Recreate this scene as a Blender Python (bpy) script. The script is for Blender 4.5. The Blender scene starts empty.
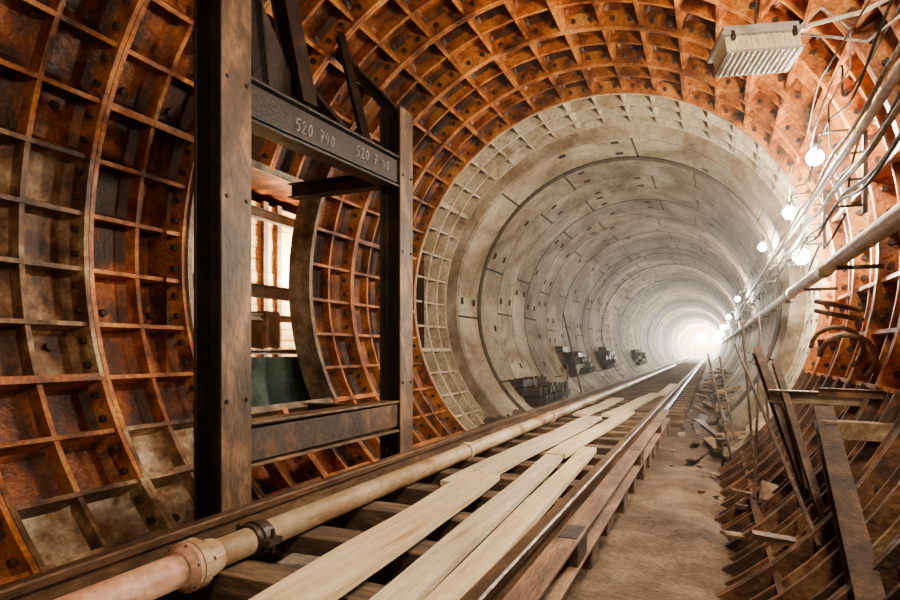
import bpy, math, random
from mathutils import Vector, Matrix
random.seed(7)
TH=math.atan(262/600); CX,CZ=-1.57,0.80
YC=9.85
S=bpy.context.scene
# ---------------------------------------------------------------- materials
def mat(name, stops, scale=3, detail=8, rough=.8, metal=0, bump=.3, bscale=None, stretch=(1,1,1), dist=.6, fine=.35, ringvar=0, big=0):
    m=bpy.data.materials.new(name); m.use_nodes=True
    nt=m.node_tree; N=nt.nodes; L=nt.links
    b=N['Principled BSDF']; b.inputs['Roughness'].default_value=rough; b.inputs['Metallic'].default_value=metal
    tc=N.new('ShaderNodeTexCoord'); mp=N.new('ShaderNodeMapping'); mp.inputs['Scale'].default_value=stretch
    L.new(tc.outputs['Object'],mp.inputs['Vector'])
    n=N.new('ShaderNodeTexNoise'); n.inputs['Scale'].default_value=scale; n.inputs['Detail'].default_value=detail
    n.inputs['Roughness'].default_value=.62; n.inputs['Distortion'].default_value=dist
    L.new(mp.outputs['Vector'],n.inputs['Vector'])
    r=N.new('ShaderNodeValToRGB'); e=r.color_ramp.elements
    while len(e)<len(stops): e.new(.5)
    for k,(p,c) in enumerate(stops):
        e[k].position=p; e[k].color=(*c,1)
    L.new(n.outputs['Fac'],r.inputs['Fac'])
    n2=N.new('ShaderNodeTexNoise'); n2.inputs['Scale'].default_value=bscale or scale*9; n2.inputs['Detail'].default_value=6
    L.new(mp.outputs['Vector'],n2.inputs['Vector'])
    r2=N.new('ShaderNodeMapRange'); r2.inputs['From Min'].default_value=.3; r2.inputs['From Max'].default_value=.7
    r2.inputs['To Min'].default_value=1-fine; r2.inputs['To Max'].default_value=1+fine*.6
    L.new(n2.outputs['Fac'],r2.inputs['Value'])
    val=r2.outputs['Result']
    def mul(a,bb):
        q=N.new('ShaderNodeMath'); q.operation='MULTIPLY'; L.new(a,q.inputs[0]); L.new(bb,q.inputs[1]); return q.outputs[0]
    if big:
        n3=N.new('ShaderNodeTexNoise'); n3.inputs['Scale'].default_value=.55; n3.inputs['Detail'].default_value=3
        L.new(tc.outputs['Object'],n3.inputs['Vector'])
        r3=N.new('ShaderNodeMapRange'); r3.inputs['From Min'].default_value=.35; r3.inputs['From Max'].default_value=.65
        r3.inputs['To Min'].default_value=1-big; r3.inputs['To Max'].default_value=1+big*.5
        L.new(n3.outputs['Fac'],r3.inputs['Value']); val=mul(val,r3.outputs['Result'])
    if ringvar:
        sp=N.new('ShaderNodeSeparateXYZ'); L.new(tc.outputs['Object'],sp.inputs[0])
        q=N.new('ShaderNodeMath'); q.operation='SUBTRACT'; q.inputs[1].default_value=YC; L.new(sp.outputs['Y'],q.inputs[0])
        f=N.new('ShaderNodeMath'); f.operation='FLOOR'; L.new(q.outputs[0],f.inputs[0])
        wn=N.new('ShaderNodeTexWhiteNoise'); wn.noise_dimensions='1D'; L.new(f.outputs[0],wn.inputs['W'])
        r4=N.new('ShaderNodeMapRange'); r4.inputs['To Min'].default_value=1-ringvar; r4.inputs['To Max'].default_value=1+ringvar
        L.new(wn.outputs['Value'],r4.inputs['Value']); val=mul(val,r4.outputs['Result'])
    mx=N.new('ShaderNodeVectorMath'); mx.operation='SCALE'
    L.new(r.outputs['Color'],mx.inputs[0]); L.new(val,mx.inputs['Scale'])
    L.new(mx.outputs['Vector'],b.inputs['Base Color'])
    bp=N.new('ShaderNodeBump'); bp.inputs['Strength'].default_value=bump; bp.inputs['Distance'].default_value=.02
    L.new(n2.outputs['Fac'],bp.inputs['Height']); L.new(bp.outputs['Normal'],b.inputs['Normal'])
    return m
def emis(name,c,s):
    m=bpy.data.materials.new(name); m.use_nodes=True; b=m.node_tree.nodes['Principled BSDF']
    b.inputs['Emission Color'].default_value=(*c,1); b.inputs['Emission Strength'].default_value=s
    b.inputs['Base Color'].default_value=(*c,1)
    return m
M_skin=mat('rust_skin_shaded',[(.34,(.010,.003,.001)),(.47,(.075,.018,.003)),(.57,(.27,.068,.007)),(.72,(.56,.20,.03))],2.2,rough=.42,metal=.1,bump=.45,bscale=34,dist=0,big=.5,fine=.45)  # rust, darkened so the shade inside the cells sits in the colour
M_rib=mat('rust_rib_lit',[(.32,(.035,.010,.002)),(.44,(.25,.064,.006)),(.56,(.60,.19,.016)),(.75,(.80,.42,.10))],3.2,rough=.45,metal=.05,bump=.4,bscale=36,dist=0,big=.45,fine=.45)  # rust, more orange so light on the rib edges sits in the colour
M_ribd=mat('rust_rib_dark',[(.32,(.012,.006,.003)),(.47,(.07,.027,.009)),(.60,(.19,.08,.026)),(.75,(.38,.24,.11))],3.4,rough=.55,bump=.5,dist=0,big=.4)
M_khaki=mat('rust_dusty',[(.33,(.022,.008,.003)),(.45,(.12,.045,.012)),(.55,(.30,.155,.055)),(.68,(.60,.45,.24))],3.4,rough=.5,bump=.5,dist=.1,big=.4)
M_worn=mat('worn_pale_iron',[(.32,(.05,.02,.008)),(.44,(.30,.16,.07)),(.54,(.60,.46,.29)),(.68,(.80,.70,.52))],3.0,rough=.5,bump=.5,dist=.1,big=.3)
M_rustdark=mat('bolt_iron',[(.3,(.012,.006,.004)),(.6,(.055,.022,.011))],6,rough=.6)
M_beamr=mat('matte_rusty_beam',[(.3,(.016,.009,.006)),(.5,(.05,.027,.015)),(.7,(.13,.065,.032))],5,rough=.95)
M_pale=mat('pale_cast_ring',[(.28,(.18,.10,.045)),(.42,(.40,.31,.19)),(.6,(.60,.51,.36))],2.5,rough=.8)
M_paleskin=mat('pale_cast_skin',[(.28,(.05,.03,.014)),(.45,(.19,.14,.08)),(.65,(.36,.29,.19))],2.5,rough=.85)
M_conc=mat('concrete_segments',[(.32,(.10,.048,.018)),(.43,(.23,.155,.082)),(.54,(.38,.30,.195)),(.70,(.55,.48,.36))],.9,detail=10,rough=.75,bump=.3,stretch=(1,.6,1),bscale=14,fine=.3,dist=1.2,ringvar=.17,big=.35)
M_joint=mat('joint_dark',[(.3,(.025,.014,.007)),(.7,(.09,.06,.035))],5)
M_pocket=mat('pocket_dark',[(.3,(.015,.011,.008)),(.7,(.05,.035,.02))],5)
M_dirt=mat('dirt',[(.3,(.045,.024,.012)),(.48,(.12,.07,.036)),(.7,(.25,.165,.095))],2.3,rough=.95,bump=1,bscale=30,big=.45,dist=.2)
M_dirtd=mat('dirt_dark',[(.3,(.03,.02,.012)),(.7,(.14,.09,.05))],2.3,rough=.95,bump=.9,bscale=30)
M_frameL=mat('frame_steel_face',[(.3,(.03,.018,.010)),(.5,(.10,.056,.026)),(.7,(.32,.17,.075))],5,rough=.55,metal=.15,bump=.25,stretch=(1,1,.45))
M_dark=mat('dark_steel',[(.3,(.008,.007,.006)),(.55,(.024,.016,.012)),(.75,(.09,.045,.022))],4,rough=.5,metal=.2)
M_frame=mat('frame_steel',[(.3,(.018,.012,.009)),(.5,(.05,.031,.02)),(.62,(.14,.072,.033)),(.8,(.26,.15,.08))],3,rough=.6,metal=.2,bump=.2)
M_rail=mat('rail_steel',[(.3,(.05,.026,.013)),(.5,(.14,.075,.035)),(.7,(.34,.20,.10))],5,rough=.4,metal=.35,stretch=(1,.3,1))
M_string=mat('stringer_brown',[(.3,(.05,.022,.01)),(.5,(.17,.085,.04)),(.7,(.38,.22,.11))],3,rough=.7,stretch=(3,.6,3))
M_pipe=mat('pipe_paint',[(.32,(.22,.09,.03)),(.45,(.50,.34,.18)),(.65,(.74,.59,.38))],3,rough=.45,stretch=(1,.45,1),fine=.25)
M_pipep=mat('pipe_rust',[(.32,(.18,.06,.025)),(.45,(.46,.20,.10)),(.65,(.66,.40,.26))],3.5,rough=.5,fine=.3)
M_plank=mat('plank_wood',[(.28,(.48,.28,.11)),(.42,(.82,.60,.31)),(.66,(.96,.80,.51))],1.3,rough=.7,stretch=(14,.7,14),bump=.3,fine=.2,dist=.3,big=.2)
M_plank2=mat('plank_wood_grey',[(.28,(.38,.25,.12)),(.42,(.72,.56,.34)),(.66,(.90,.77,.53))],1.3,rough=.75,stretch=(14,.7,14),bump=.3,fine=.22,dist=.3,big=.2)
M_board=mat('timber_brown',[(.3,(.08,.045,.02)),(.5,(.20,.12,.06)),(.7,(.36,.24,.13))],2,rough=.9,stretch=(6,1,6))
M_sleeper=mat('sleeper_wood',[(.3,(.03,.017,.009)),(.5,(.10,.057,.028)),(.7,(.25,.16,.085))],2,rough=.9,stretch=(1,6,6))
M_cable=mat('cable_sheath',[(.35,(.13,.105,.08)),(.6,(.36,.31,.24))],3,rough=.6)
M_cabled=mat('cable_dark',[(.35,(.02,.018,.016)),(.6,(.07,.055,.04))],3,rough=.7)
M_wpipe=mat('wall_pipe_paint',[(.3,(.20,.135,.085)),(.45,(.38,.31,.23)),(.65,(.56,.48,.38))],3,rough=.5,fine=.2)
M_cream=mat('cream_board',[(.3,(.50,.23,.07)),(.5,(.84,.52,.20)),(.7,(.96,.74,.40))],2,rough=.8,stretch=(1,1,7))
M_green=mat('green_tarp',[(.35,(.014,.030,.024)),(.6,(.045,.085,.065))],3,rough=.6)
M_plast=mat('lamp_plastic',[(.35,(.36,.28,.16)),(.6,(.62,.52,.34))],5,rough=.3,fine=.15)
M_house=mat('lamp_housing',[(.35,(.16,.14,.11)),(.6,(.34,.30,.25))],5,rough=.4,fine=.15)
M_block=mat('concrete_block',[(.35,(.22,.18,.13)),(.6,(.40,.34,.27))],5,rough=.9)
M_chalk=mat('chalk',[(.3,(.28,.27,.25)),(.6,(.5,.49,.46))],30,rough=.9)
M_jamb=mat('jamb_steel',[(.3,(.05,.03,.018)),(.45,(.17,.11,.065)),(.65,(.34,.25,.16))],4,rough=.5,metal=.2)
M_bulb=emis('bulb_glow',(1,.94,.84),1000)
# ---------------------------------------------------------------- mesh builder
class MB:
    def __init__(s): s.v=[];s.f=[];s.m=[];s.mats=[]
    def mi(s,m):
        if m not in s.mats: s.mats.append(m)
        return s.mats.index(m)
    def add(s,vs,fs,m):
        o=len(s.v); s.v+= [tuple(v) for v in vs]; k=s.mi(m)
        for f in fs: s.f.append(tuple(o+i for i in f)); s.m.append(k)
    def box(s,c,d,m,R=None,jit=0):
        vs=[]
        for x in(-.5,.5):
            for y in(-.5,.5):
                for z in(-.5,.5):
                    v=Vector((x*d[0],y*d[1],z*d[2]))+Vector([random.uniform(-jit,jit) for _ in range(3)])
                    if R is not None: v=R@v
                    vs.append(v+Vector(c))
        s.add(vs,[(0,1,3,2),(4,6,7,5),(0,4,5,1),(2,3,7,6),(0,2,6,4),(1,5,7,3)],m)
    def tube(s,path,r,m,n=10,cap=True):
        path=[Vector(p) for p in path]; vs=[];fs=[]
        rr=r if hasattr(r,'__len__') else [r]*len(path)
        up=None
        for i,p in enumerate(path):
            t=(path[min(i+1,len(path)-1)]-path[max(i-1,0)]).normalized()
            if up is None:
                up=Vector((0,0,1)) if abs(t.z)<.9 else Vector((1,0,0))
            a=(up-t*up.dot(t)).normalized(); b=t.cross(a); up=a
            for k in range(n):
                q=2*math.pi*k/n; vs.append(p+(a*math.cos(q)+b*math.sin(q))*rr[i])
        for i in range(len(path)-1):
            for k in range(n):
                fs.append((i*n+k,i*n+(k+1)%n,(i+1)*n+(k+1)%n,(i+1)*n+k))
        if cap:
            fs.append(tuple(range(n-1,-1,-1))); o=(len(path)-1)*n; fs.append(tuple(o+k for k in range(n)))
        s.add(vs,fs,m)
    def sweep(s,prof,p0,p1,m,up=(0,0,1)):
        p0=Vector(p0);p1=Vector(p1);t=(p1-p0).normalized();up=Vector(up)
        b=(up-t*up.dot(t)).normalized(); a=t.cross(b); n=len(prof); vs=[]
        for p in(p0,p1):
            for x,z in prof: vs.append(p+a*x+b*z)
        fs=[(i,(i+1)%n,n+(i+1)%n,n+i) for i in range(n)]
        fs+= [tuple(range(n-1,-1,-1)),tuple(range(n,2*n))]
        s.add(vs,fs,m)
    def arc(s,r0,r1,y0,y1,a0,a1,m,n=1,ends=True):
        vs=[];fs=[]
        for i in range(n+1):
            a=a0+(a1-a0)*i/n; c,q=math.cos(a),math.sin(a)
            for r,y in((r0,y0),(r0,y1),(r1,y1),(r1,y0)): vs.append((CX+r*c,y,CZ+r*q))
        for i in range(n):
            for k in range(4): fs.append((i*4+k,i*4+(k+1)%4,(i+1)*4+(k+1)%4,(i+1)*4+k))
        if ends: fs+=[(0,1,2,3),(n*4+3,n*4+2,n*4+1,n*4)]
        s.add(vs,fs,m)
    def obj(s,name,parent=None,bevel=0,smooth=False):
        me=bpy.data.meshes.new(name); me.from_pydata(s.v,[],s.f)
        for m in s.mats: me.materials.append(m)
        me.polygons.foreach_set('material_index',s.m)
        if smooth: me.polygons.foreach_set('use_smooth',[len(f)<=4 for f in s.f])
        me.update()
        import bmesh
        bm=bmesh.new(); bm.from_mesh(me); bmesh.ops.recalc_face_normals(bm,faces=bm.faces); bm.to_mesh(me); bm.free()
        o=bpy.data.objects.new(name,me); S.collection.objects.link(o)
        if parent: o.parent=parent
        if bevel:
            b=o.modifiers.new('bevel','BEVEL'); b.width=bevel; b.segments=2; b.limit_method='ANGLE'
        return o
def empty(name):
    o=bpy.data.objects.new(name,None); S.collection.objects.link(o); return o
def Hprof(w,h,tf=.018,tw=.014):
    a,b=w/2,h/2
    return [(-a,-b),(a,-b),(a,-b+tf),(tw,-b+tf),(tw,b-tf),(a,b-tf),(a,b),(-a,b),(-a,b-tf),(-tw,b-tf),(-tw,-b+tf),(-a,-b+tf)]
D=math.radians
# ---------------------------------------------------------------- rusty lining
W=.9167; N=42; ST=2*math.pi/N; A0=D(3.72)
lin=MB()
for k in range(12):
    y1=8.6-W*k; y0=y1-W; ym=(y0+y1)/2
    for i in range(N):
        a=A0+ST*i; b=a+ST; mid=math.degrees((a+b)/2)%360
        opened=(k in(3,4)) and 18<=i<24
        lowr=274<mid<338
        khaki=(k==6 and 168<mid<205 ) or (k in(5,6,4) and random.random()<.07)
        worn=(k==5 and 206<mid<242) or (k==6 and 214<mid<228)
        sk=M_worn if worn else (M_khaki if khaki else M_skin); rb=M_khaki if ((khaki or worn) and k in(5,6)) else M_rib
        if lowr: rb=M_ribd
        if not opened:
            for (ya,yb) in((y0+.035,ym-.018),(ym+.018,y1-.035)):
                ys=[ya,ya+.05,yb-.05,yb]; As=[a,a+ST*.13,b-ST*.13,b]; vs=[];fs=[]
                for p,yy in enumerate(ys):
                    for q,aa in enumerate(As):
                        edge=(p in(0,3))+(q in(0,3))
                        r=3.02-[0,.05,.085][edge]
                        vs.append((CX+r*math.cos(aa),yy,CZ+r*math.sin(aa)))
                for p in range(3):
                    for q in range(3): fs.append((p*4+q,p*4+q+1,p*4+q+5,p*4+q+4))
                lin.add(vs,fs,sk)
                am=(a+b)/2+ST*.18*(1 if i%2 else -1); yc=(ya+yb)/2
                if (i*3+k)%4==0 and not lowr:
                    d=Vector((math.cos(am),0,math.sin(am))); c=Vector((CX,yc,CZ))
                    lin.tube([c+d*3.02,c+d*2.98],[.036,.03],M_rustdark,8)
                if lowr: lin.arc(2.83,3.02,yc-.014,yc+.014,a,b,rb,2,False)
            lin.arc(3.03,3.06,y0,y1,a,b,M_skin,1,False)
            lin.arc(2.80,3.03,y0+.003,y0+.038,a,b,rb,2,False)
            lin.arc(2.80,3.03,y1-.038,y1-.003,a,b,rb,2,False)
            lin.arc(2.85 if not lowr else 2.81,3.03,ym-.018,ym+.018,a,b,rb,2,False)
            for q in(.28,.72):
                aa=a+ST*q; c=Vector((CX+2.88*math.cos(aa),y1-.038,CZ+2.88*math.sin(aa)))
                lin.tube([c,c-Vector((0,.038,0))],.027,M_rustdark,6)
        if not(opened and i>18 ) and not (lowr and i%3):
            th=.0115 if (i+2*k)%7 else .019
            dp=2.83 if (i+2*k)%7 else 2.80
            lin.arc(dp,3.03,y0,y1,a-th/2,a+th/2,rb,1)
lin.obj('wall_cast_iron_lining')
jm=MB(); a0=A0+18*ST; a1=A0+24*ST
for y0,y1 in((4.02,4.07),(5.80,5.86)): jm.arc(2.77,3.07,y0,y1,a0,a1,M_jamb,14)
jm.arc(2.80,3.1,4.07,5.8,a0-.012,a0+.012,M_jamb); jm.arc(2.8,3.1,4.07,5.8,a1-.012,a1+.012,M_jamb)
jm.obj('door_frame_steel')
# ---------------------------------------------------------------- pale transition ring
pr=MB(); Np=44; STp=2*math.pi/Np
yl=[8.604,9.01,9.42,YC-.045]
for i in range(Np):
    a=STp*i; b=a+STp
    pr.arc(2.99,3.05,8.6,YC,a,b,M_paleskin,2,False)
    for y in yl: pr.arc(2.80,3.0,y,y+.035,a,b,M_pale,2,False)
    th=.011 if i%6 else .022
    pr.arc(2.82,3.0,8.6,YC-.02,a-th/2,a+th/2,M_pale)
    for j,y in enumerate((8.8,9.2,9.62)):
        if (i+j)%3==0:
            d=Vector((math.cos((a+b)/2),0,math.sin((a+b)/2))); c=Vector((CX,y,CZ)); pr.tube([c+d*2.99,c+d*2.96],.03,M_rustdark,8)
pr.obj('wall_transition_ring')
# ---------------------------------------------------------------- concrete lining
cl=MB(); R2=2.55
cl.arc(2.60,3.06,YC-.02,YC+.03,0,2*math.pi,M_conc,96,False)
y=YC+.03; k=0; YE=92
rp=random.Random(21)
def P(a,yy,r): return (CX+r*math.cos(a),yy,CZ+r*math.sin(a))
while y<YE:
    y1=y+1.0; dr=random.uniform(-.015,.010)+( .06 if k==0 else 0)
    off=D(11 if k%2 else 29)+random.uniform(-.06,.06)
    seams=[off+2*math.pi*j/7 for j in range(7)]
    if k<26:
        base=72; ang=[(2*math.pi*j/base+.001,0) for j in range(base)]
        for s_ in seams:
            s_%=2*math.pi
            ang=[q for q in ang if abs(q[0]-s_)>.014]
            ang+= [(s_-.007,0),(s_,1),(s_+.007,0)]
        for s_ in seams:
            for dd in(-.11,.11,.45):
                if rp.random()<.25: continue
                c=(s_+dd)%(2*math.pi); w=.024
                ang=[q for q in ang if not(c-w-.004<q[0]<c+w+.004)]
                ang+=[(c-w,2 if dd<.3 else rp.choice((3,4))),(c+w,0)]
        ang.sort()
        ys=[(y,.05),(y+.018,0),(y+.14,0),(y+.28,0),(y1-.28,0),(y1-.14,0),(y1-.018,0),(y1,.05)]
        n=len(ang); vs=[];fs=[];jf=[]
        for yy,e in ys:
            for a,t in ang: vs.append(P(a,yy,R2+dr+e+(.035 if t==1 else 0)))
        pockets=[]
        for p in range(7):
            for q in range(n):
                t=ang[q][1]
                if (t==2 and p in(2,4) and (q+p)%2) or (t==3 and p==2) or (t==4 and p==4):
                    pockets.append((ys[p][0],ys[p+1][0],ang[q][0],ang[(q+1)%n][0])); continue
                f=(p*n+q,p*n+(q+1)%n,(p+1)*n+(q+1)%n,(p+1)*n+q)
                (jf if (p in(0,6) or t==1 or ang[(q+1)%n][1]==1) else fs).append(f)
        o=len(cl.v); cl.add(vs,fs,M_conc); mi=cl.mi(M_joint)
        for f in jf: cl.f.append(tuple(o+i for i in f)); cl.m.append(mi)
        for ya,yb,aa,ab in pockets:
            r=R2+dr; q=[P(aa,ya,r),P(ab,ya,r),P(ab,yb,r),P(aa,yb,r),P(aa,ya,r+.09),P(ab,ya,r+.09),P(ab,yb,r+.09),P(aa,yb,r+.09)]
            cl.add(q,[(4,5,6,7),(0,1,5,4),(1,2,6,5),(2,3,7,6),(3,0,4,7)],M_pocket)
    else:
        for (ya,yb,ra,rb_,mm) in((y,y+.03,R2+.04,R2+dr,M_joint),(y+.03,y1-.03,R2+dr,R2+dr,M_conc),(y1-.03,y1,R2+dr,R2+.04,M_joint)):
            n=64; vs=[P(2*math.pi*j/n,yy,r) for yy,r in((ya,ra),(yb,rb_)) for j in range(n)]
            cl.add(vs,[(j,(j+1)%n,n+(j+1)%n,n+j) for j in range(n)],mm)
    y=y1;k+=1
me=cl.obj('wall_concrete_lining')
ew=MB(); n=64
for yy,R in((YE+.5,2.7),(-2.42,3.1)):  # flat caps added: far one catches the glow, unseen rear one bounces light
    ew.add([P(2*math.pi*j/n,yy,R) for j in range(n)],[tuple(range(n))],M_pale)
ew.obj('added_end_caps')
# ---------------------------------------------------------------- floor
from mathutils import noise
fl=MB(); xs=[-3.55+ .1*i for i in range(41)]; ysl=[-2.4+.12*i for i in range(230)]+[25.2+1.0*i for i in range(68)]
vs=[];fs=[]
for yy in ysl:
    t=min(1,max(0,(yy-8.2)/1.6)); zb=-1.45*(1-t)-1.22*t
    for x in xs:
        u=x-CX; e=max(0,abs(u)-1.42-.05*(1-t))
        z=zb+.07*noise.noise(Vector((x*1.6,yy*1.1,0)))+.03*noise.noise(Vector((x*6,yy*6,3)))-e*e*1.2*(1-t)+ (e*.25*t)
        vs.append((x,yy,z))
nx=len(xs)
def inside(f):
    for i in f:
        x,yy,z=vs[i]
        if math.hypot(x-CX,z-CZ)>(3.0 if yy<YC-.1 else 2.62): return False
    return True
for j in range(len(ysl)-1):
    for i in range(nx-1):
        f=(j*nx+i,j*nx+i+1,(j+1)*nx+i+1,(j+1)*nx+i)
        if inside(f): fs.append(f)
fl.add(vs,fs,M_dirt); fl.obj('floor',smooth=True)
# ---------------------------------------------------------------- track
tr=empty('railway_track')
RP=[(-.07,0),(.07,0),(.07,.012),(.012,.035),(.009,.13),(.035,.142),(.036,.172),(.028,.18),(-.028,.18),(-.036,.172),(-.035,.142),(-.009,.13),(-.012,.035),(-.07,.012)]
ZS=-1.03
for nm,x in(('rail_left',-2.33),('rail_right',-.76)):
    b=MB(); b.sweep(RP,(x,-2,ZS),(x,YE-1,ZS),M_rail); b.obj(nm,tr)
b=MB()
ch=[(-.06,-.16),(.06,-.16),(.06,-.145),(-.045,-.145),(-.045,.045),(.06,.045),(.06,.06),(-.06,.06)]
b.sweep(ch,(-2.50,-2,ZS),(-2.50,9.2,ZS),M_dark)
b.sweep([(-.055,0),(.06,0),(.06,.018),(-.035,.018),(-.035,.132),(.06,.132),(.06,.15),(-.055,.15)],(-.625,-2,ZS),(-.625,9.4,ZS),M_string)
for yy in(2.9,5.6,7.8): b.box((-.62,yy,ZS+.075),(.10,.22,.156),M_frame)
b.obj('stringers',tr,.004)
b=MB(); y=.35; 
while y<50:
    x0=random.uniform(-.05,.03)
    b.box((-1.57+x0,y,ZS-.09),(2.35 if y>9.9 else 1.94,.2+random.uniform(-.02,.03),.175),M_sleeper,Matrix.Rotation(random.uniform(-.03,.03),3,'Z'))
    y+=.62 if y<20 else .8
b.obj('sleepers',tr,.008)
b=MB()
for x in(-2.2,-.95): b.box((x,3.4,-1.36),(.2,11.5,.34),M_sleeper)
b.obj('bearers',tr,.01)
b=MB(); y=.35
while y<20:
    for x in(-2.33,-.76):
        b.box((x,y,ZS+.006),(.24,.16,.014),M_dark)
        for dx in(-.1,.1): b.tube([(x+dx,y,ZS),(x+dx,y,ZS+.05)],.016,M_dark,6)
    y+=.62
b.obj('rail_fastenings',tr)
b=MB()
for (x,y,h) in((-1.95,2.75,.3),(-1.75,3.15,.26),(-1.2,3.7,.28),(-1.9,4.4,.3)):
    b.box((x,y,-1.28),(.40,.30,h),M_block,Matrix.Rotation(.2,3,'Z'),.01)
b.obj('concrete_blocks',tr,.01)
def plank(p0,p1,w,m,t=.045,z0=-1.0,z1=None):
    z1=z0 if z1 is None else z1
    a=Vector((p0[0],p0[1],z0));c=Vector((p1[0],p1[1],z1)); d=(c-a)
    b=MB(); n=14; s=d.normalized(); sd=Vector((s.y,-s.x,0)); vs=[];fs=[]
    ph=random.random()*9
    for i in range(n+1):
        p=a+d*i/n+Vector((0,0,.006*math.sin(ph+i*.6)))
        ww=w*(1+.03*math.sin(i*1.3+ph))
        for u,v in((-.5,0),(.5,0),(.5,1),(-.5,1)): vs.append(p+sd*u*ww+Vector((0,0,v*t)))
    for i in range(n):
        for k in range(4): fs.append((i*4+k,i*4+(k+1)%4,(i+1)*4+(k+1)%4,(i+1)*4+k))
    fs+=[(0,1,2,3),(n*4+3,n*4+2,n*4+1,n*4)]
    b.add(vs,fs,m); return b.obj('wooden_plank',None,.004)
plank((-1.40,.6),(-1.60,4.3),.27,M_plank,z0=-.985)
plank((-1.03,.6),(-1.31,5.35),.16,M_plank2,z0=-.99)
plank((-.855,.6),(-1.09,5.85),.145,M_plank,z0=-.98)
plank((-1.74,4.1),(-1.60,8.9),.27,M_plank2,z0=-1.02,z1=-1.02)
plank((-1.36,5.6),(-1.22,9.9),.20,M_plank,z0=-1.02,z1=-1.02)
plank((-1.40,9.2),(-1.15,14.4),.26,M_plank,z0=-1.015)
plank((-1.85,9.2),(-1.75,12.6),.22,M_plank2,z0=-1.02)
plank((-1.0,14),(-.98,18.5),.26,M_plank2,z0=-1.02)
# ---------------------------------------------------------------- pipe
pp=empty('drain_pipe'); X=-2.11; Zp=-.95
b=MB(); b.tube([(X,2.05,Zp),(X,8,Zp),(X+.02,16,Zp),(X,40,Zp)],.068,M_pipe,24); b.obj('pipe_run',pp,smooth=True)
b=MB(); b.tube([(X,-2,Zp),(X,1.98,Zp)],.072,M_pipep,24); b.obj('pipe_lower_section',pp,smooth=True)
b=MB()
b.tube([(X,1.90,Zp),(X,1.93,Zp),(X,1.95,Zp)],[.08,.11,.11],M_pipep,24); b.tube([(X,1.955,Zp),(X,2.0,Zp)],.112,M_pipe,24); b.tube([(X,2.0,Zp),(X,2.10,Zp)],[.098,.08],M_pipe,24)
for q in range(6):
    a=q*math.pi/3+.3; b.tube([(X+.095*math.cos(a),1.92,Zp+.095*math.sin(a)),(X+.095*math.cos(a),2.02,Zp+.095*math.sin(a))],.011,M_dark,6)
b.obj('flange_joint',pp)
b=MB()
for yy in(2.34,2.42): b.tube([(X,yy-.018,Zp),(X,yy+.018,Zp)],.083,M_dark,24)
b.tube([(X,2.36,Zp),(X,2.40,Zp)],.09,M_dark,24)
for sx in(-1,1):
    b.box((X+sx*.105,2.38,Zp),(.05,.1,.03),M_dark); b.tube([(X+sx*.11,2.38,Zp-.06),(X+sx*.11,2.38,Zp+.06)],.011,M_dark,6)
b.obj('clamp',pp)
b=MB()
for yy in(5.2,8.4,11.6): b.tube([(X,yy-.03,Zp),(X,yy+.03,Zp)],.085,M_pipe,20)
b.obj('couplings',pp)
# ---------------------------------------------------------------- support frame
sf=empty('steel_support_frame'); Xf=-2.7
H=Hprof(.25,.21,.02,.012)
for nm,yc,zt in(('post_near',2.765,2.95),('post_far',4.93,2.22)):
    b=MB(); b.sweep(H,(Xf,yc,-1.5),(Xf,yc,zt),M_dark,up=(1,0,0))  # dark body colour paints the shade of the open recess
    b.box((Xf+.107,yc,(zt-1.5)/2),(.006,.245,zt+1.5-.01),M_frameL)
    b.box((Xf,yc,-1.5),(.36,.36,.03),M_dark)
    for zz in(-.3,.9,1.6): 
        for dy in(-.08,.08): b.tube([(Xf+.11,yc+dy,zz),(Xf+.122,yc+dy,zz)],.014,M_dark,6)
    b.obj(nm,sf,.003)
HB=Hprof(.16,.28,.018,.012)
b=MB()
b.sweep(HB,(Xf+.02,2.89,1.55),(Xf+.02,4.81,1.62),M_dark); b.box((Xf+.02,3.85,1.585),(.13,1.9,.2),M_dark,Matrix.Rotation(.036,3,'X'))
b.obj('beam_upper',sf,.003)
b=MB()
b.sweep(HB,(Xf+.02,2.89,-.585),(Xf+.02,4.81,-.60),M_frameL)
b.box((Xf+.02,3.85,-.592),(.13,1.9,.2),M_frame)
b.obj('beam_lower',sf,.003)
b=MB()
for p0,p1,w in(((Xf,3.1,1.75),(Xf-.1,3.0,3.3),.1),((Xf,3.55,1.75),(Xf-.35,3.6,3.2),.14),((Xf,4.0,1.75),(Xf-.9,4.05,2.75),.1),((Xf,4.4,1.76),(Xf-.6,4.9,3.05),.07),((Xf,4.93,2.2),(Xf-.7,5.0,2.95),.1)):
    b.sweep(Hprof(w,w,.012,.006),p0,p1,M_dark)
b.add([(Xf-.1,3.15,1.72),(Xf-.1,3.75,1.72),(Xf-.1,3.15,2.4),(Xf-.08,3.15,1.72),(Xf-.08,3.75,1.72),(Xf-.08,3.15,2.4)],[(0,1,2),(3,5,4),(0,3,4,1),(1,4,5,2),(2,5,3,0)],M_dark)
b.obj('struts',sf)
b=MB()
b.sweep(Hprof(.14,.14,.012,.007),(Xf-.3,4.75,-1.0),(Xf-.3,4.75,1.9),M_dark)
b.sweep(Hprof(.14,.14,.012,.007),(Xf-1.0,4.93,-.6),(Xf,4.93,-.6),M_dark)
b.sweep(Hprof(.14,.14,.012,.007),(Xf-1.2,4.93,1.6),(Xf,4.93,1.6),M_dark)
b.obj('back_members',sf)
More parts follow.
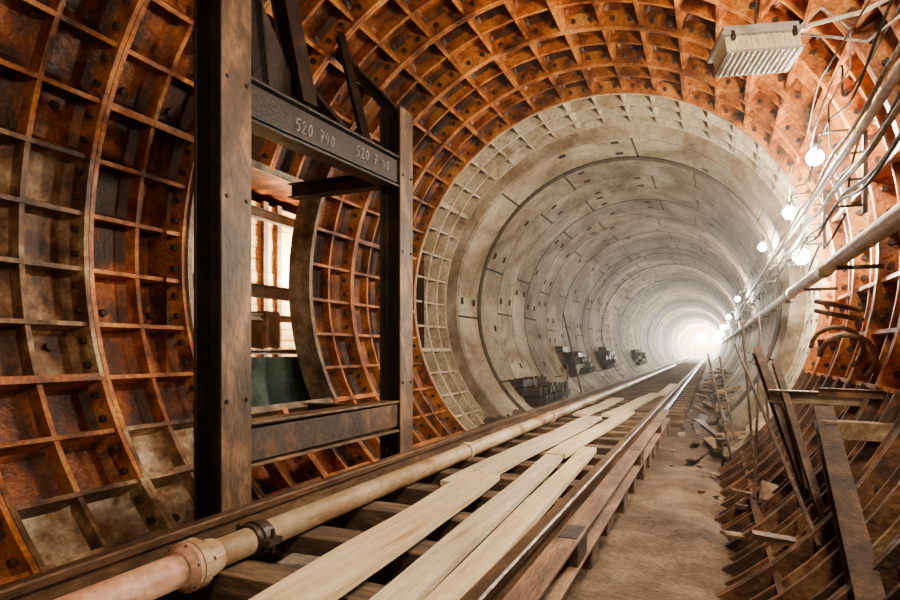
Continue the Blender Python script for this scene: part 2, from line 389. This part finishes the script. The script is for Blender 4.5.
DG={'5':[[(.9,1),(.2,1),(.15,.55),(.7,.6),(.85,.3),(.6,0),(.1,.05)]],'2':[[(.1,.8),(.4,1),(.8,.8),(.5,.4),(.05,0),(.9,.05)]],
'0':[[(.5,1),(.15,.7),(.15,.25),(.5,0),(.85,.3),(.85,.75),(.5,1)]],'7':[[(.1,1),(.9,.95),(.4,0)],[(.3,.5),(.8,.5)]],'4':[[(.3,1),(.1,.45),(.85,.45)],[(.75,.8),(.6,0)]],' ':[]}
b=MB()
for txt,y0,z0,h in(('520 740',3.32,1.50,.085),('520 7 40',4.08,1.53,.085)):
    for c in txt:
        for st in DG[c]:
            b.tube([(Xf+.103,y0+u*h*.6+v*h*.15,z0+v*h+(y0-3.3)*.03) for u,v in st],.003,M_chalk,5)
        y0+=h*.8
b.obj('chalk_marks',sf)
# ---------------------------------------------------------------- side chamber
sc=MB()
x0,x1,ya,yb,z0,z1=-6.6,-4.35,3.8,8.9,-.78,2.3
sc.add([(x0,ya,z0),(x0,yb,z0),(x0,yb,z1),(x0,ya,z1)],[(0,1,2,3)],M_skin)
sc.add([(x0,ya,z0),(x1,ya,z0),(x1,ya,z1),(x0,ya,z1)],[(0,1,2,3)],M_skin)
sc.add([(x0,yb,z0),(x1,yb,z0),(x1,yb,z1),(x0,yb,z1)],[(0,1,2,3)],M_skin)
sc.add([(x0,ya,z1),(x1,ya,z1),(x1,yb,z1),(x0,yb,z1)],[(0,1,2,3)],M_skin)
sc.add([(x0,ya,z0),(x1,ya,z0),(x1,yb,z0),(x0,yb,z0)],[(0,1,2,3)],M_dirtd)
sc.obj('wall_side_chamber')
b=MB()
for j in range(14):
    b.box((-6.0+random.uniform(-.01,.01),6.6,-.1+j*.165),(.04,4.2,.155),M_cream)
for yy in(5.3,6.0,6.9,7.2,7.8): b.box((-5.95,yy,.7),(.06,.09,2.9),M_board)
b.obj('timber_lagging')
b=MB()
b.sweep(Hprof(.10,.10),(-4.85,5.42,z0),(-4.85,5.42,z1),M_dark)
b.sweep(Hprof(.08,.08),(-4.85,5.62,z0),(-4.85,5.62,z1),M_frame)
b.sweep(Hprof(.10,.10),(-5.3,6.45,z0),(-5.3,6.45,z1),M_wpipe)
b.sweep(Hprof(.1,.12),(-5.0,4.2,1.66),(-5.1,7.4,1.66),M_wpipe)
b.sweep(Hprof(.1,.16),(-5.0,4.2,.72),(-5.1,7.4,.72),M_frame)
b.sweep(Hprof(.1,.08),(-5.0,4.2,.40),(-5.1,7.4,.40),M_wpipe)
b.sweep(Hprof(.3,.06),(-4.85,4.2,-.02),(-4.95,7.4,-.02),M_wpipe)
b.box((-5.1,5.9,.25),(.3,.25,.45),M_frameL)
b.obj('steel_trestle')
b=MB()
vs=[];fs=[]
for i in range(25):
    for j in range(9):
        vs.append((-4.75+.05*math.sin(i*.9)+.02*j*math.sin(i*1.7),4.3+i*.1,-.08-.08*j))
for i in range(24):
    for j in range(8): fs.append((i*9+j,i*9+j+1,(i+1)*9+j+1,(i+1)*9+j))
b.add(vs,fs,M_green); b.obj('green_tarpaulin',smooth=True)
# ---------------------------------------------------------------- services on right wall
b=MB()
b.tube([(.90,-2+2*i,.70) for i in range(30)]+[(.84,YE-1,.70)],.058,M_wpipe,16)
for yy in(3.3,6.1,8.4,): b.tube([(.90,yy-.05,.70),(.90,yy+.05,.70)],.072,M_wpipe,16)
b.obj('wall_pipe',smooth=True)
b=MB()
for k,(x,z,r,m,sg) in enumerate([(.84,1.48,.014,M_cable,.05),(.86,1.40,.028,M_wpipe,.01),(.88,1.30,.012,M_cabled,.07),(.87,1.24,.018,M_cable,.03),(.89,1.14,.014,M_cabled,.06),(.84,1.06,.010,M_cabled,.08),(.76,1.62,.008,M_cabled,.14)]):
    path=[(x-.02*(yy>YC),yy,z-sg*math.sin(math.pi*(yy+1.8+k*.05)/1.8)**2+.012*math.sin(yy*1.7+k)*(sg>.02)) for yy in [-2+i*.2 for i in range(250)]]
    b.tube(path,r,m,8)
b.obj('power_cables',smooth=True)
b=MB()
for j in range(18):
    yy=-1.8+1.8*j; near=yy<YC
    b.box((1.06 if near else .93,yy+.02,1.35),(.03,.05,.62),M_frame)
    for z in(1.55,1.35,1.15): b.box((.97 if near else .88,yy+.02,z-.05),(.2 if near else .12,.03,.015),M_frame)
    b.box((1.03 if near else .93,yy+.02,.63),(.3 if near else .12,.04,.03),M_frame)
b.obj('cable_brackets')
b=MB()
def loop(pts,r,m):
    pts=[Vector(p) for p in pts]; out=[]
    for i in range(len(pts)-1):
        p0=pts[max(i-1,0)];p1=pts[i];p2=pts[i+1];p3=pts[min(i+2,len(pts)-1)]
        for s_ in range(6):
            t=s_/6; out.append(.5*((2*p1)+(p2-p0)*t+(2*p0-5*p1+4*p2-p3)*t*t+(3*p1-p0-3*p2+p3)*t**3))
    out.append(pts[-1]); b.tube(out,r,m,6)
loop([(1.0,4.2,2.0),(.8,4.6,1.65),(.85,5.1,2.05),(.75,5.6,1.75),(.8,6.2,1.5)],.008,M_cabled)
loop([(.9,4.0,2.1),(.7,4.5,1.85),(.72,5.2,1.95),(.72,5.7,1.78)],.006,M_cabled)
loop([(1.05,4.9,1.9),(.9,5.0,1.3),(.95,5.4,1.15),(1.0,6.0,1.5)],.008,M_cabled)
loop([(.9,5.2,1.0),(.85,5.6,.85),(.9,6.4,.95),(.92,7.2,.82)],.009,M_cabled)
loop([(.78,6.4,1.62),(.74,6.9,1.85),(.78,7.6,1.65)],.006,M_cable)
b.obj('loose_flex',smooth=True)
def ico(bm_r,c,mt,b):
    n=12; vs=[];fs=[]
    for i in range(1,8):
        for k in range(n):
            t=math.pi*i/8; q=2*math.pi*k/n; vs.append((c[0]+bm_r*math.sin(t)*math.cos(q),c[1]+bm_r*math.sin(t)*math.sin(q),c[2]+bm_r*math.cos(t)))
    for i in range(6):
        for k in range(n): fs.append((i*n+k,i*n+(k+1)%n,(i+1)*n+(k+1)%n,(i+1)*n+k))
    fs.append(tuple(range(n))); fs.append(tuple(6*n+k for k in range(n)))
    b.add(vs,fs,mt)
def lamp(x,y,z,P,r=.055,cord=True,col=(1,.79,.52)):
    e=empty('work_lamp'); b=MB(); ico(r,(x,y,z),M_bulb,b); o=b.obj('bulb',e,smooth=True)
    b=MB(); b.tube([(x,y,z+r*.8),(x,y,z+r+.02),(x,y,z+r+.10)],[.022,.034,.026],M_cabled,10)
    if cord:
        xe=1.1 if y<YC else CX+math.sqrt(max(0,2.5**2-(z+.25-CZ)**2))
        b.tube([(x,y,z+r+.09),(x+.02,y,z+r+.12),(x+.08,y,z+r+.13),(xe,y,z+r+.13)],.012,M_frame,6)
    else: b.tube([(x,y,z+r+.09),(x,y,2.3)],.009,M_cable,6)
    b.obj('lamp_holder',e,smooth=True)
    l=bpy.data.lights.new('light','POINT'); l.energy=P; l.shadow_soft_size=r+.03; l.color=col
    lo=bpy.data.objects.new('light',l); S.collection.objects.link(lo); lo.location=(x,y,z); lo.parent=e
lamp(.78,5.75,1.59,460,.065); lamp(.80,7.7,1.54,350,.07); lamp(.72,10.5,1.60,190,.06,col=(1,.86,.66)); lamp(.95,8.0,1.08,420,.09)
for yy,p,r in((17,180,.06),(26,320,.08),(38,900,.16),(54,3200,.3),(74,10000,.5)): lamp(.60,yy,1.3,p,r,col=(1,.91,.76))
lamp(CX+.4,YE-3.5,1.6,30000,.6,col=(1,.94,.84))
lamp(.62,2.6,1.9,480,.06); lamp(.62,-.6,1.9,60,.06); lamp(-5.5,7.6,1.2,1100,.05,False,(1,.82,.55))  # first two: unseen lamps added beside and behind the camera for the foreground
def haze(name,y0,y1,R,dens):  # added scatter volume; its halos stand in for lens glare round the lamps
    hz=MB(); n=32
    vs=[P(2*math.pi*j/n,yy,R) for yy in(y0,y1) for j in range(n)]
    M_h=bpy.data.materials.new(name); M_h.use_nodes=True; nt=M_h.node_tree; nt.nodes.remove(nt.nodes['Principled BSDF'])
    vsn=nt.nodes.new('ShaderNodeVolumeScatter'); vsn.inputs['Density'].default_value=dens; vsn.inputs['Anisotropy'].default_value=.35
    vsn.inputs['Color'].default_value=(1,.95,.88,1)
    nt.links.new(vsn.outputs[0],nt.nodes['Material Output'].inputs['Volume'])
    hz.add(vs,[(j,(j+1)%n,n+(j+1)%n,n+j) for j in range(n)]+[tuple(range(n)),tuple(n+j for j in range(n))],M_h)
    hz.obj(name)
haze('added_glare_haze',5.3,YC-.08,2.72,.0065)
haze('added_glare_haze',YC-.06,YE-.5,2.53,.0048)
# floodlight fixture
fe=empty('flood_lamp'); c=Vector((.27,4.6,2.08)); Rz=Matrix.Rotation(TH-.05,3,'Z')@Matrix.Rotation(D(-3),3,'Y')@Matrix.Rotation(D(-14),3,'X')
def FB(off,d,m): b.box(c+Rz@Vector(off),d,m,Rz)
b=MB(); FB((0,0,.05),(.50,.24,.06),M_house); FB((0,0,.085),(.40,.14,.03),M_house); FB((0,0,.012),(.55,.28,.03),M_house)
for sx in(-.2,.2): FB((sx,-.135,-.01),(.03,.02,.07),M_dark)
b.obj('housing',fe,.008)
b=MB(); FB((0,0,-.065),(.49,.22,.13),M_plast)
for i in range(13): FB((-.216+.036*i,0,-.068),(.012,.236,.142),M_plast)
FB((0,0,-.125),(.50,.24,.02),M_house)
b.obj('diffuser',fe,.003)
b=MB(); 
b.tube([c+Vector((.26,.05,.06)),c+Vector((.34,.05,.10)),c+Vector((.6,-.1,.05)),(1.05,4.3,2.12)],.014,M_wpipe,8)
b.tube([c+Vector((.24,.05,.08)),c+Vector((.4,.05,.2)),c+Vector((.55,0,.0)),c+Vector((.55,0,-.25)),c+Vector((.46,.2,-.4)),(.8,5.2,1.5)],.007,M_cable,8)
b.tube([c+Vector((.26,.0,.03)),c+Vector((.45,-.1,-.08)),(.85,4.3,1.85),(1.0,4.1,1.9)],.008,M_cable,8)
b.tube([c+Vector((0,0,.09)),c+Vector((.02,0,.75))],.008,M_dark,6)
b.obj('bracket_and_leads',fe,smooth=True)
# ---------------------------------------------------------------- right side steelwork & timbers
def single(name,fn,bev=.004,smooth=False):
    b=MB(); fn(b); return b.obj(name,None,bev,smooth)
single('leaning_steel_beam',lambda b:b.sweep(Hprof(.11,.12,.014,.008),(.58,2.75,-1.12),(.67,4.6,-.42),M_beamr))
single('leaning_steel_beam',lambda b:b.sweep(Hprof(.07,.08,.012,.006),(.60,4.75,-.98),(.37,6.1,.0),M_beamr))
single('timber_beam',lambda b:b.box((.86,4.42,-.50),(.46,.13,.11),M_board,Matrix.Rotation(.1,3,'Z')@Matrix.Rotation(.03,3,'Y')))
single('steel_channel',lambda b:b.sweep([(-.04,-.05),(.04,-.05),(.04,-.04),(-.03,-.04),(-.03,.04),(.04,.04),(.04,.05),(-.04,.05)],(.42,5.5,-.37),(1.08,5.3,-.37),M_jamb))
single('steel_channel',lambda b:b.sweep(Hprof(.05,.06,.008,.005),(.70,5.0,-.30),(1.12,4.8,-.30),M_ribd))
single('steel_channel',lambda b:b.sweep(Hprof(.05,.05,.008,.005),(.62,4.2,-1.05),(.50,5.9,-.1),M_beamr))
def hooks(b):
    for k,(x,y,z) in enumerate([(.98,5.6,.02),(1.0,5.3,-.05)]):
        pts=[(x-.25+.18*(1-math.cos(t))*.9,y-.05*t,z+.16*math.sin(t)) for t in [i*.35 for i in range(13)]]
        b.tube(pts,.018,M_ribd,8)
    for z in(.42,.34): b.tube([(.82,6.0,z),(1.1,5.7,z-.1)],.022,M_ribd,8)
single('bent_rebar',hooks,0,True)
def rods(b):
    for p in [((.22,6.8,.05),(.55,3.9,-1.1)),((.3,7.2,.3),(.35,6.2,-1.0)),((-.05,8.3,-.05),(.2,7.3,-1.2)),((.5,7.9,.4),(.55,7.0,-.9)),((.1,9.3,-.1),(.25,8.2,-1.1)),((.45,6.9,.1),(.3,5.2,-1.15))]:
        b.tube(p,.014,M_beamr,6)
single('loose_rods',rods,0)
single('leaning_pole',lambda b:b.tube([(-3.55,15.5,.95),(-2.6,13.2,-1.02)],.02,M_frame,8),0)
single('leaning_pole',lambda b:b.tube([(-3.2,14.4,-.35),(-2.75,12.4,-1.1)],.018,M_frame,8),0)
# ---------------------------------------------------------------- stacks of iron fittings on left
def heap(x,y,z,lx,ly,nx_,nz_,sd):
    r=random.Random(sd); b=MB()
    for j in range(nz_):
        for i in range(nx_):
            for q in range(2):
                if r.random()<.14*j: continue
                c=Vector((x-lx/2+q*lx*.55-.03*j+r.uniform(-.02,.02),y-ly/2+(i+.5)*ly/nx_+r.uniform(-.03,.03),z+.16*j+(.16 if q==0 else 0)))
                R=Matrix.Rotation(r.uniform(-.25,.25),3,'Z')@Matrix.Rotation(r.uniform(-.12,.12),3,'X')
                w=ly/nx_*.86; d=lx*.5; h=.13
                b.box(c+R@Vector((0,0,-h/2)),(d,w,.015),M_dark,R)
                for s_ in(-1,1):
                    b.box(c+R@Vector((0,s_*w/2,0)),(d,.016,h),M_dark,R); b.box(c+R@Vector((s_*d/2,0,0)),(.016,w,h),M_dark,R)
                b.box(c,(d,.012,h*.9),M_rustdark,R)
                b.tube([c+R@Vector((d*.2,w*.25,-.05)),c+R@Vector((d*.35,w*.3,.12))],.014,M_wpipe if r.random()<.25 else M_frame,6)
    b.obj('iron_fittings_stack')
heap(-3.22,12.6,-.98,.62,2.6,7,2,1); heap(-3.58,17.8,-.62,.50,2.8,4,4,2); heap(-3.60,23.4,-.6,.44,2.6,4,4,3)
heap(-3.5,34,-.7,.4,3.6,5,4,4)
# ---------------------------------------------------------------- debris
def debris(name,n,xr,yr,zf,sizes,mats,sd,tilt=.15,pile=0):
    r=random.Random(sd); b=MB()
    for i in range(n):
        x=r.uniform(*xr); y=r.uniform(*yr); d=[r.uniform(*q) for q in sizes]
        R=Matrix.Rotation(r.uniform(0,3.14) if not pile else r.gauss(1.57,.35),3,'Z')@Matrix.Rotation(r.uniform(-tilt,tilt),3,'X')@Matrix.Rotation(r.uniform(-tilt,tilt),3,'Y')
        b.box((x,y,zf(x,y)+d[2]*.4+r.random()*pile*max(0,(x+.2))),d,r.choice(mats),R,min(d)*.12)
    b.obj(name,None,.003)
def zf(x,y):
    t=min(1,max(0,(y-8.2)/1.6)); z=-1.45*(1-t)-1.22*t
    u=x-CX; R=2.83 if y<YC else 2.53
    if abs(u)<R: z=max(z,CZ-math.sqrt(R*R-u*u))
    return z
debris('scrap_boards',70,(-.25,.38),(8.4,24),zf,[(.4,1.4),(.05,.15),(.02,.05)],[M_board,M_board,M_sleeper,M_frame,M_beamr],11,.15,.4)
debris('rubble',60,(-.5,.1),(6.4,20),zf,[(.03,.10),(.03,.10),(.01,.04)],[M_block,M_dirt,M_board,M_dirt],12,.3)
debris('rubble',70,(-3.2,-.9),(1.5,9.3),zf,[(.04,.2),(.03,.15),(.02,.07)],[M_dirtd,M_board],13,.4)
debris('scrap_boards',22,(-3.2,-2.6),(5.5,9.3),zf,[(.3,.9),(.06,.16),(.02,.05)],[M_board,M_plank2,M_sleeper],14,.25)
debris('scrap_boards',5,(.15,.45),(4.2,6.4),zf,[(.2,.5),(.05,.14),(.02,.04)],[M_board,M_frame],15,.3)
def clip(b):
    b.box((-.42,2.63,-1.41),(.17,.12,.03),M_wpipe); b.box((-.42,2.63,-1.37),(.10,.08,.05),M_dark)
    b.tube([(-.45,2.63,-1.39),(-.45,2.63,-1.23)],.014,M_dark,6); b.tube([(-.45,2.63,-1.30),(-.45,2.63,-1.26)],.028,M_dark,6)
    b.tube([(-.38,2.63,-1.39),(-.38,2.63,-1.28)],.014,M_dark,6)
single('rail_clip',clip,.002)
# ---------------------------------------------------------------- world & camera
w=bpy.data.worlds.new('World'); S.world=w; w.use_nodes=True
w.node_tree.nodes['Background'].inputs['Color'].default_value=(.05,.04,.03,1); w.node_tree.nodes['Background'].inputs['Strength'].default_value=.1
cd=bpy.data.cameras.new('Camera'); cam=bpy.data.objects.new('Camera',cd); S.collection.objects.link(cam)
cd.sensor_width=36; cd.lens=24; cd.shift_y=50/900; cd.clip_start=.05; cd.clip_end=400
cam.location=(0,0,0); cam.rotation_euler=(D(90),0,TH); S.camera=cam
